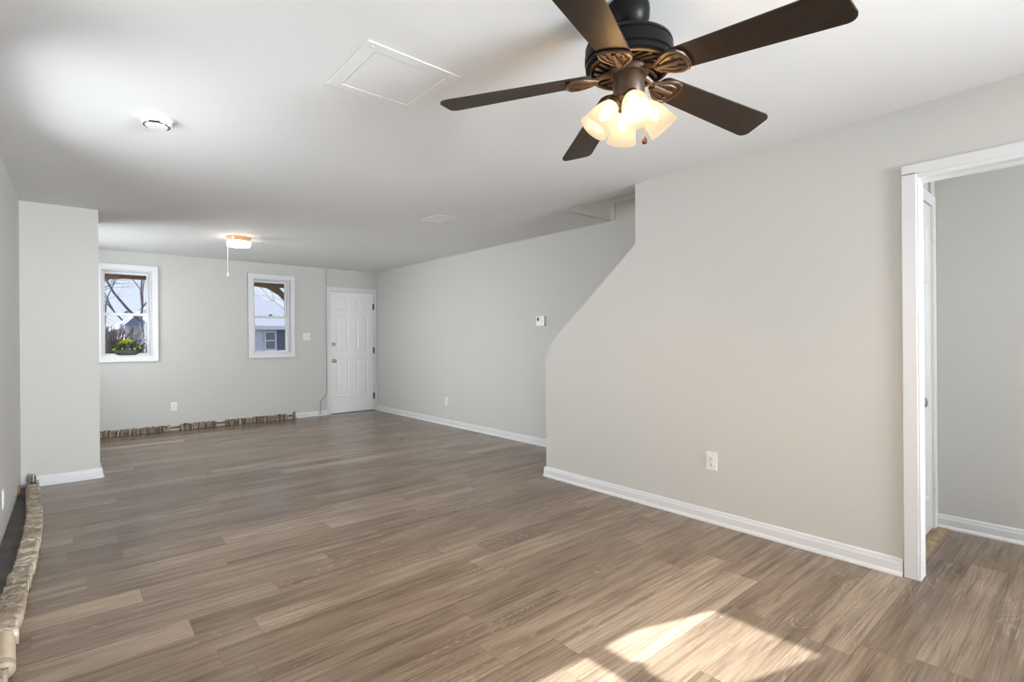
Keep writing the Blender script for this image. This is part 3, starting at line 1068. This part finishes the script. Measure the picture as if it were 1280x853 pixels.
# cable raceway beside the front door
b = MB()
rp = [(3.168, 2.425), (3.168, 0.362), (3.060, 0.235), (3.060, 0.003)]
for (a, c) in zip(rp, rp[1:]):
    d = Vector((c[0] - a[0], c[1] - a[1]))
    n = Vector((-d.y, d.x)).normalized() * 0.013
    b.prism([(a[0] - n.x, a[1] - n.y), (c[0] - n.x, c[1] - n.y), (c[0] + n.x, c[1] + n.y), (a[0] + n.x, a[1] + n.y)], -0.022, 0.0, 'Y')
rw = b.build('cable_raceway', M['wall'])
rw.location = (0, YB, 0)
tag(rw, 'thin grey cable raceway running down beside the front door with a kink', 'cable raceway')
b = MB()
b.tube([(rp[0][0] + 0.018, -0.010, 2.42), (rp[1][0] + 0.018, -0.010, 0.354), (3.078, -0.010, 0.226), (3.078, -0.010, 0.003)], 0.006, 8)
o = b.build('cable', M['cablegrey'], rw, True)
o['label'] = 'dark grey cable'

# ------------------------------------------------------------------ bare fin tube heaters
rnd = random.Random(4)
ht_ = empty('radiator_pipe', (0, 8.385, 0))
tag(ht_, 'rusty bare finned heating pipe along the floor under the back windows', 'radiator')
b = MB()
pts = [(-0.20, 0, 0.045), (1.0, 0, 0.045), (1.7, 0, 0.048), (2.66, 0, 0.052)]
b.tube(pts, 0.013, 12)
b.build('pipe', M['copper'], ht_, True)
for (f0, f1) in ((-0.15, 1.010), (1.130, 1.565), (1.690, 2.540)):
    b = MB()
    x = f0
    while x < f1:
        t = rnd.uniform(-0.012, 0.012)
        z0, z1 = 0.002 + rnd.uniform(0, 0.004), 0.082 + rnd.uniform(-0.012, 0.008)
        w_ = 0.027 + rnd.uniform(-0.003, 0.003)
        th_ = rnd.choice((0.0012, 0.0025, 0.005))
        v = [(x - th_, -w_, z0), (x + th_, -w_, z0), (x + th_, w_, z0), (x - th_, w_, z0),
             (x + t - th_, -w_, z1), (x + t + th_, -w_, z1), (x + th_ + t * 0.5, w_, z1), (x - th_ + t * 0.5, w_, z1)]
        b._new(v, [(0, 3, 2, 1), (4, 5, 6, 7), (0, 1, 5, 4), (1, 2, 6, 5), (2, 3, 7, 6), (3, 0, 4, 7)])
        x += rnd.uniform(0.006, 0.014)
    b.build('fins', M['finold'], ht_)
b = MB()
b.tube([(2.60, 0, 0.052), (2.655, 0, 0.052)], 0.018, 12)
b.tube([(2.655, 0, 0.004), (2.655, 0, 0.100)], 0.016, 12)
b.tube([(2.655, 0, 0.100), (2.655, 0, 0.110)], 0.022, 12)
b.build('valve', M['brass'], ht_, True)

# left heater: bowed length of crushed fins, then a ribbed bend
lh = empty('radiator_pipe', (0, 0, 0))
tag(lh, 'long tan finned heating pipe with crushed fins bowing along the left wall', 'radiator')


def spine(y):
    pts = [(2.0, -0.262), (2.45, -0.232), (2.62, -0.205), (2.80, -0.203), (2.92, -0.222), (3.10, -0.208), (3.3, -0.214), (3.7, -0.197), (4.3, -0.193), (4.8, -0.203), (5.2, -0.226), (5.72, -0.252), (6, -0.256)]
    for (a, xa_), (c, xc) in zip(pts, pts[1:]):
        if y <= c:
            t = (y - a) / (c - a)
            t = t * t * (3 - 2 * t) if False else t
            return xa_ + (xc - xa_) * t
    return pts[-1][1]


b = MB()
b.tube([(spine(2.0 + 0.05 * i), 2.0 + 0.05 * i, 0.034) for i in range(int((5.80 - 2.0) / 0.05) + 1)], 0.012, 10)
b.build('pipe', M['copper'], lh, True)


def fin_run(y0, y1):
    b = MB()
    y = y0
    while y < y1:
        x = spine(y)
        hw_ = 0.039 + 0.005 * mnoise.noise((y * 13, 1.3, 0)) + rnd.uniform(-0.003, 0.003)
        lean = 0.026 + 0.040 * mnoise.noise((y * 17, 4.2, 0)) + rnd.uniform(-0.006, 0.006)
        top = 0.062 + 0.016 * mnoise.noise((y * 19, 8.2, 0)) + rnd.uniform(-0.002, 0.003)
        jl, jr = rnd.uniform(-0.006, 0.006), rnd.uniform(-0.006, 0.006)
        v = []
        n = 6
        for k in range(n + 1):
            s = -1 + 2 * k / n
            wob = 0.006 * mnoise.noise((s * 2.2, y * 25, 3.0))
            v.append((x + hw_ * s, y + wob * 0.4, 0.005))
        for k in range(n + 1):
            s = -1 + 2 * k / n
            wob = 0.010 * mnoise.noise((s * 2.2, y * 25, 7.0))
            v.append((x + hw_ * s, y + 0.004 + wob * 0.5, top * 0.72))
        for k in range(n + 1):
            s = -1 + 2 * k / n
            wob = 0.022 * mnoise.noise((s * 2.2, y * 25, 11.0)) + (jl if s < -0.5 else 0) + (jr if s > 0.5 else 0)
            v.append((x + hw_ * s * 0.985, y + lean + wob, top + 0.5 * wob - (0.004 if abs(s) > 0.9 else 0)))
        f = []
        for r_ in range(2):
            for k in range(n):
                a = r_ * (n + 1) + k
                f.append((a, a + 1, a + n + 2, a + n + 1))
        b._new(v, f)
        y += 0.0065
    o = b.build('fins', M['fintan'], lh, True, 1.0)
    sm_ = o.modifiers.new('thickness', 'SOLIDIFY')
    sm_.thickness = 0.0012
    return o


fin_run(2.86, 5.68)
fin_run(2.05, 2.54)
b = MB()
prof_pts, prof_r = [], []
for i in range(121):
    y = 2.585 + 0.30 * i / 120
    prof_pts.append((-0.197 - 0.07 * (y - 2.65), y, 0.036))
    body = 14 < i < 112
    prof_r.append((0.0265 + 0.0055 * math.cos(2 * PI * i / 8)) if body else 0.031)
b.tube(prof_pts, prof_r, 20)
b.build('ribbed_sleeve', M['tube'], lh, True, 3.0)
b = MB()
b.tube([(-0.252, 5.70, 0.034), (-0.254, 5.80, 0.034), (-0.255, 5.825, 0.045), (-0.255, 5.83, 0.075)], 0.017, 12)
o = b.build('elbow', M['copper'], lh, True)
b = MB()
b.tube([(-0.255, 5.83, 0.070), (-0.255, 5.83, 0.108)], 0.020, 14)
b.tube([(-0.255, 5.83, 0.108), (-0.253, 5.832, 0.128)], [0.014, 0.011], 12)
b.tube([(-0.236, 5.83, 0.060), (-0.222, 5.83, 0.060)], 0.016, 10)
b.build('valve', M['steel'], lh, True)
# wood block in the corner
o = MB().box(-0.3345, -0.322, 5.58, 5.66, 0.005, 0.085, bevel=0.002).build('wood_block', M['lath'])
tag(o, 'small orange wood block against the left wall behind the heating pipe', 'wood block')

# ------------------------------------------------------------------ potted plant on the sill of window 1
PX, PY, PZ = 0.548, YB + 0.010, 1.0535
pl = empty('potted_plant', (PX, PY, PZ))
tag(pl, 'dark oval bowl planter with lime and dark leaves on the window sill', 'potted plant')
b = MB()
mo_ = Matrix.Diagonal((1.0, 0.40, 1.0, 1))
b.lathe([(0.001, 0), (0.090, 0), (0.118, 0.014), (0.138, 0.040), (0.146, 0.068), (0.140, 0.070), (0.130, 0.056), (0.001, 0.054)], 40, mo_)
b.build('bowl', M['bowl'], pl, True)
MB().lathe([(0.001, 0.058), (0.132, 0.060), (0.132, 0.050), (0.001, 0.050)], 32, mo_).build('soil', M['soil'], pl, True)


def leaf_mesh(b, base, tip, width, curl=0.2, side=None):
    base, tip = Vector(base), Vector(tip)
    d = tip - base
    sd_ = d.cross(Vector((0, 1, 0.3))) if side is None else Vector(side)
    if sd_.length < 1e-4:
        sd_ = Vector((1, 0, 0))
    sd_.normalize()
    up = sd_.cross(d).normalized()
    v, f = [], []
    n = 6
    for i in range(n + 1):
        t = i / n
        w_ = width * math.sin(PI * min(1, t * 0.93 + 0.03)) ** 0.8
        c = base + d * t + up * curl * d.length * (4 * t * (1 - t)) * 0.5
        v += [c - sd_ * w_ + up * w_ * 0.25, c, c + sd_ * w_ + up * w_ * 0.25]
    for i in range(n):
        a = i * 3
        f += [(a, a + 1, a + 4, a + 3), (a + 1, a + 2, a + 5, a + 4)]
    b._new(v, f)


rl = random.Random(11)
b = MB()
leaf_mesh(b, (-0.120, -0.020, 0.130), (0.060, -0.030, 0.185), 0.042, 0.25, (0.1, -0.75, 0.65))
leaf_mesh(b, (-0.050, 0.0, 0.120), (0.045, 0.010, 0.190), 0.038, 0.2, (0.2, -0.6, 0.7))
leaf_mesh(b, (-0.10, -0.02, 0.120), (-0.165, -0.03, 0.075), 0.024, 0.2, (0.3, -0.4, 0.8))
leaf_mesh(b, (0.09, -0.02, 0.115), (0.150, -0.03, 0.085), 0.016, 0.2, (0.3, -0.4, 0.8))
o = b.build('lime_leaves', M['lime'], pl, True)
o['label'] = 'broad lime green leaves'
b = MB()
for i in range(135):
    bx, by = rl.uniform(-0.12, 0.12), rl.uniform(-0.03, 0.03)
    bz = rl.uniform(0.058, 0.125)
    a = rl.uniform(0, 2 * PI)
    ln = rl.uniform(0.030, 0.060)
    leaf_mesh(b, (bx, by, bz), (bx + ln * math.cos(a), max(-0.05, min(0.04, by + 0.5 * ln * math.sin(a))), bz + rl.uniform(-0.01, 0.045)), rl.uniform(0.010, 0.018), 0.2, (rl.uniform(-1, 1), rl.uniform(-1, 0.2), rl.uniform(0.2, 1)))
stems = [((0.06, 0.14, 0.18), 0.13), ((0.10, 0.175, 0.105), 0.11), ((-0.08, -0.165, 0.17), 0.12), ((0.03, 0.09, 0.165), 0.11), ((0.11, 0.185, 0.075), 0.09), ((-0.05, -0.12, 0.175), 0.12)]
for (x0, x1, zt_), zm_ in stems:
    pts = [(x0, -0.01, 0.06), (x0 + (x1 - x0) * 0.5, -0.02, zm_), (x1, -0.03, zt_)]
    b.tube(pts, 0.002, 6)
    for k in range(5):
        t = 0.35 + 0.16 * k
        cx0 = x0 + (x1 - x0) * t
        cz0 = 0.06 + (zt_ - 0.06) * t + 0.01
        leaf_mesh(b, (cx0, -0.02, cz0), (cx0 + rl.uniform(-0.022, 0.022), -0.03, cz0 + rl.uniform(0.005, 0.022)), 0.007, 0.1, (rl.uniform(-1, 1), -0.5, 0.6))
b.build('dark_foliage', M['leaf'], pl, True)
for (x, z) in ((-0.055, 0.085), (0.020, 0.082), (0.068, 0.090), (0.078, 0.078)):
    b = MB()
    for k in range(5):
        a = 2 * PI * k / 5
        b.ball((x + 0.005 * math.cos(a), -0.052, z + 0.005 * math.sin(a)), 0.0042, 8)
    b.build('flower', M['flower'], pl, True)

# ------------------------------------------------------------------ outside
b = MB()
b._new([(-40, -8, -0.62), (60, -8, -0.62), (60, 70, -0.62), (-40, 70, -0.62)], [(0, 1, 2, 3)])
struct(b.build('ground_outside', M['ground']))
po = struct(empty('trim_porch', (0, YB + 0.17, 0)))
MB().box(-2.6, 5.2, 0.0, 2.05, -0.62, -0.10).build('porch_floor', M['concrete'], po)
b = MB()
b.box(-2.6, 5.2, 0.0, 2.15, 2.46, 2.54)
b.prism([(0.0, 2.54), (2.3, 2.54), (0.0, 3.2)], -2.6, 5.2, 'X')
b.build('porch_roof', M['porchwood'], po)
MB().box(-2.6, 5.2, 1.74, 1.86, 2.26, 2.47).build('porch_beam', M['porchwood'], po)
for x, side in ((-0.05, 1), (3.30, -1), (-2.3, 1), (5.0, -1)):
    MB().box(x - 0.06, x + 0.06, 1.74, 1.86, -0.10, 2.27, bevel=0.008).build('porch_post', M['porchwood'], po)
    for sd2 in (-1, 1):
        # scalloped bracket: curved lower edge
        big = 0.62
        arc = [(x + sd2 * (0.06 + big * t), 2.265 - 0.40 * (1 - t) ** 2.2 - 0.012 * abs(math.sin(t * 9))) for t in [i / 14 for i in range(15)]]
        poly = [(x + sd2 * 0.06, 2.265)] + arc[:-1] + [(x + sd2 * (0.06 + big), 2.265)]
        hole_ = arc
        inner = [(p[0], p[1] + 0.14) for p in arc]
        for i in range(len(arc) - 1):
            t0 = min(inner[i][1], 2.268)
            t1 = min(inner[i + 1][1], 2.268)
            MBq = [(arc[i][0], arc[i][1]), (arc[i + 1][0], arc[i + 1][1]), (arc[i + 1][0], t1), (arc[i][0], t0)]
            if i == 0:
                bb = MB()
            bb.prism(MBq, 1.77, 1.83, 'Y')
        bb.build('porch_bracket', M['porchwood'], po)

# the house across the street
EY = 28.0
hs = empty('house', (0, EY, -0.62))
tag(hs, 'pale house with a wide grey hipped roof across the street', 'house')
g = 0.62
HX0, HX1, HE = 1.55, 10.15, 2.03 + g
b = MB()
b.box(HX0 + 0.35, 6.0, 0.45, 9.0, 0, HE)
b.build('wall_panel', M['siding'], hs)
b = MB()
b.box(6.0, HX1 - 0.35, 0.45, 9.0, 0, HE)
o = b.build('wall_panel', M['bluewall'], hs)
o['label'] = 'blue grey house wall'
b = MB()
hd = 4.6
rise = 2.75
e = [(HX0, 0, HE), (HX1, 0, HE), (HX1, 9.4, HE), (HX0, 9.4, HE)]
ri = [(HX0 + 3.6, hd, HE + rise), (HX1 - 3.6, hd, HE + rise)]
b._new(e + ri + [(x, y, z - 0.16) for x, y, z in e], [(0, 1, 5, 4), (1, 2, 5), (2, 3, 4, 5), (3, 0, 4), (6, 7, 1, 0), (7, 8, 2, 1), (8, 9, 3, 2), (9, 6, 0, 3), (6, 9, 8, 7)])
b.build('roof', M['shingle'], hs)
b = MB()
b.box(HX0, HX1, -0.03, 0.0, HE - 0.17, HE + 0.02)
b.build('fascia_board', M['siding'], hs)
for i, (x0, x1, z0, z1) in enumerate(((7.52, 8.10, 0.80 + g, 1.78 + g), (4.1, 4.9, 0.80 + g, 1.78 + g))):
    b = MB()
    frame_ring(b, x0, x1, z0, z1, 0.07, 0.07, 0.07, 0.07, 0.38, 0.46)
    b.box(x0 + 0.07, x1 - 0.07, 0.39, 0.45, (z0 + z1) / 2 - 0.03, (z0 + z1) / 2 + 0.03)
    f_ = b.build('house_window', M['siding'], hs)
    MB().box(x0 + 0.06, x1 - 0.06, 0.42, 0.46, z0 + 0.06, z1 - 0.06).build('pane', M['darkglass'], f_)
    b = MB()
    b.box(x1 + 0.06, x1 + 0.56, 0.40, 0.46, z0 - 0.12, z1 + 0.16, bevel=0.01)
    for k in range(12):
        b.box(x1 + 0.11, x1 + 0.51, 0.385, 0.405, z0 + 0.01 + 0.085 * k, z0 + 0.06 + 0.085 * k)
    o = b.build('shutter', M['shutter'], hs)
    o['label'] = 'slate blue louvred shutter'
# small front gable
b = MB()
b.prism([(1.65, HE - 0.05), (2.55, HE - 0.05), (2.1, HE + 0.42)], -0.9, 3.0, 'Y')
o = b.build('porch_gable', M['slate'], hs)
o['label'] = 'blue grey gable'
for xx in (1.72, 2.48):
    MB().box(xx - 0.05, xx + 0.05, -0.85, -0.75, 0, HE - 0.04).build('gable_post', M['siding'], hs)


# bare winter trees
def bare_tree(x, y, h, seed, label, lean=(0, 0)):
    rt = random.Random(seed)
    trunk = twigs = MB()

    def grow(p, d, ln, r, depth):
        pts = [p]
        dd = d.normalized()
        for i in range(3):
            dd = (dd + Vector((rt.uniform(-0.18, 0.18), rt.uniform(-0.18, 0.18), rt.uniform(-0.03, 0.12)))).normalized()
            pts.append(pts[-1] + dd * ln / 3)
        (trunk if depth < 3 else twigs).tube(pts, [r, r * 0.88, r * 0.76, r * 0.62], 6 if depth < 3 else 4, cap=False)
        if depth >= 5:
            return
        for k in range(3 if depth < 4 else 4):
            ang = rt.uniform(0.35, 0.95)
            az = rt.uniform(0, 2 * PI)
            side = dd.orthogonal().normalized()
            side.rotate(Matrix.Rotation(az, 3, dd))
            nd = dd * math.cos(ang) + side * math.sin(ang)
            st = pts[rt.choice((2, 3, 3))]
            grow(st, nd, ln * rt.uniform(0.62, 0.82), r * rt.uniform(0.5, 0.66), depth + 1)

    grow(Vector((0, 0, 0)), Vector((lean[0], lean[1], 1)), h * 0.30, h * 0.0085, 0)
    root = trunk.build('bare_tree', M['bark'], None, True)
    root.location = (x, y, -0.62)
    return tag(root, label, 'tree', 'bare trees outside the windows')


bare_tree(0.75, 19.0, 8.5, 3, 'bare grey tree with forked trunk seen through the left window', (-0.12, 0))
bare_tree(2.9, 24.5, 9.5, 8, 'bare tree in front of the pale house left corner', (-0.35, 0))
bare_tree(-0.6, 34.0, 11.0, 21, 'far bare tree behind the left window view', (0.1, 0))
bare_tree(2.6, 64.0, 18.0, 33, 'farthest tall bare tree seen through the left window', (-0.05, 0))
bare_tree(15.0, 48.0, 12.0, 5, 'bare tree rising behind the grey house roof', (0, 0))
bare_tree(3.4, 44.0, 13.0, 14, 'distant bare tree left of the grey house roof', (0, 0))

rb = random.Random(2)
for (x, y, hh, lb) in ((0.75, 21.5, 2.5, 'brown leafless bush left of the pale house'), (-0.9, 26.0, 3.0, 'leafless brown bush farther left by the far tree')):
    b = MB()
    for i in range(900):
        a = rb.uniform(0, 2 * PI)
        sp2 = rb.uniform(0.05, 0.75)
        p0 = Vector((rb.uniform(-0.3, 0.3), rb.uniform(-0.3, 0.3), 0))
        d = Vector((sp2 * math.cos(a), sp2 * math.sin(a), 1)).normalized()
        L_ = hh * rb.uniform(0.5, 1.0)
        mid = p0 + d * L_ * 0.5 + Vector((rb.uniform(-0.1, 0.1), rb.uniform(-0.1, 0.1), 0))
        b.tube([p0, mid, p0 + d * L_ + Vector((rb.uniform(-0.2, 0.2), 0, 0))], [0.026, 0.02, 0.012], 4, cap=False)
    o = b.build('bush', M['bush'])
    o.location = (x, y, -0.62)
    tag(o, lb, 'bush')

# awnings added out of view to keep sun out of the two added windows
for hole, lb in ((W6, 'added white awning blocking sun at the added window nearer the left heater'), (W7, 'added white awning blocking sun at the added window behind the column')):
    aw = empty('sun_block_awning', (XL - 0.16, (hole[0] + hole[1]) / 2 + 0.25, 0))
    tag(aw, lb, 'awning', 'added sun-blocking awnings over the side windows')
    hw_ = (hole[1] - hole[0]) / 2 + 0.45
    MB().prism([(0.0, 2.34), (0.0, 2.31), (-1.62, 1.98), (-1.62, 2.01)], -hw_, hw_, 'Y').build('sun_block_sheet', M['white'], aw)
    for sd_ in (-1, 1):
        MB().tube([(0.0, sd_ * (hw_ - 0.05), 1.5), (-1.5, sd_ * (hw_ - 0.05), 2.02)], 0.012, 8).build('bracket', M['white'], aw)

b = MB()
rb2 = random.Random(9)
for i in range(120):
    cx2, cy2, rr = rb2.uniform(-9, 2.2), rb2.uniform(-0.8, 0.8), rb2.uniform(0.5, 1.0)
    b.ball((cx2, cy2, rb2.uniform(0.5, 2.1)), rr, 8, rb2.uniform(0.8, 1.2))
o = b.build('hedge', M['hedge'])
o.location = (0, 41, -0.62)
tag(o, 'long brown winter hedge far behind the left window', 'hedge')
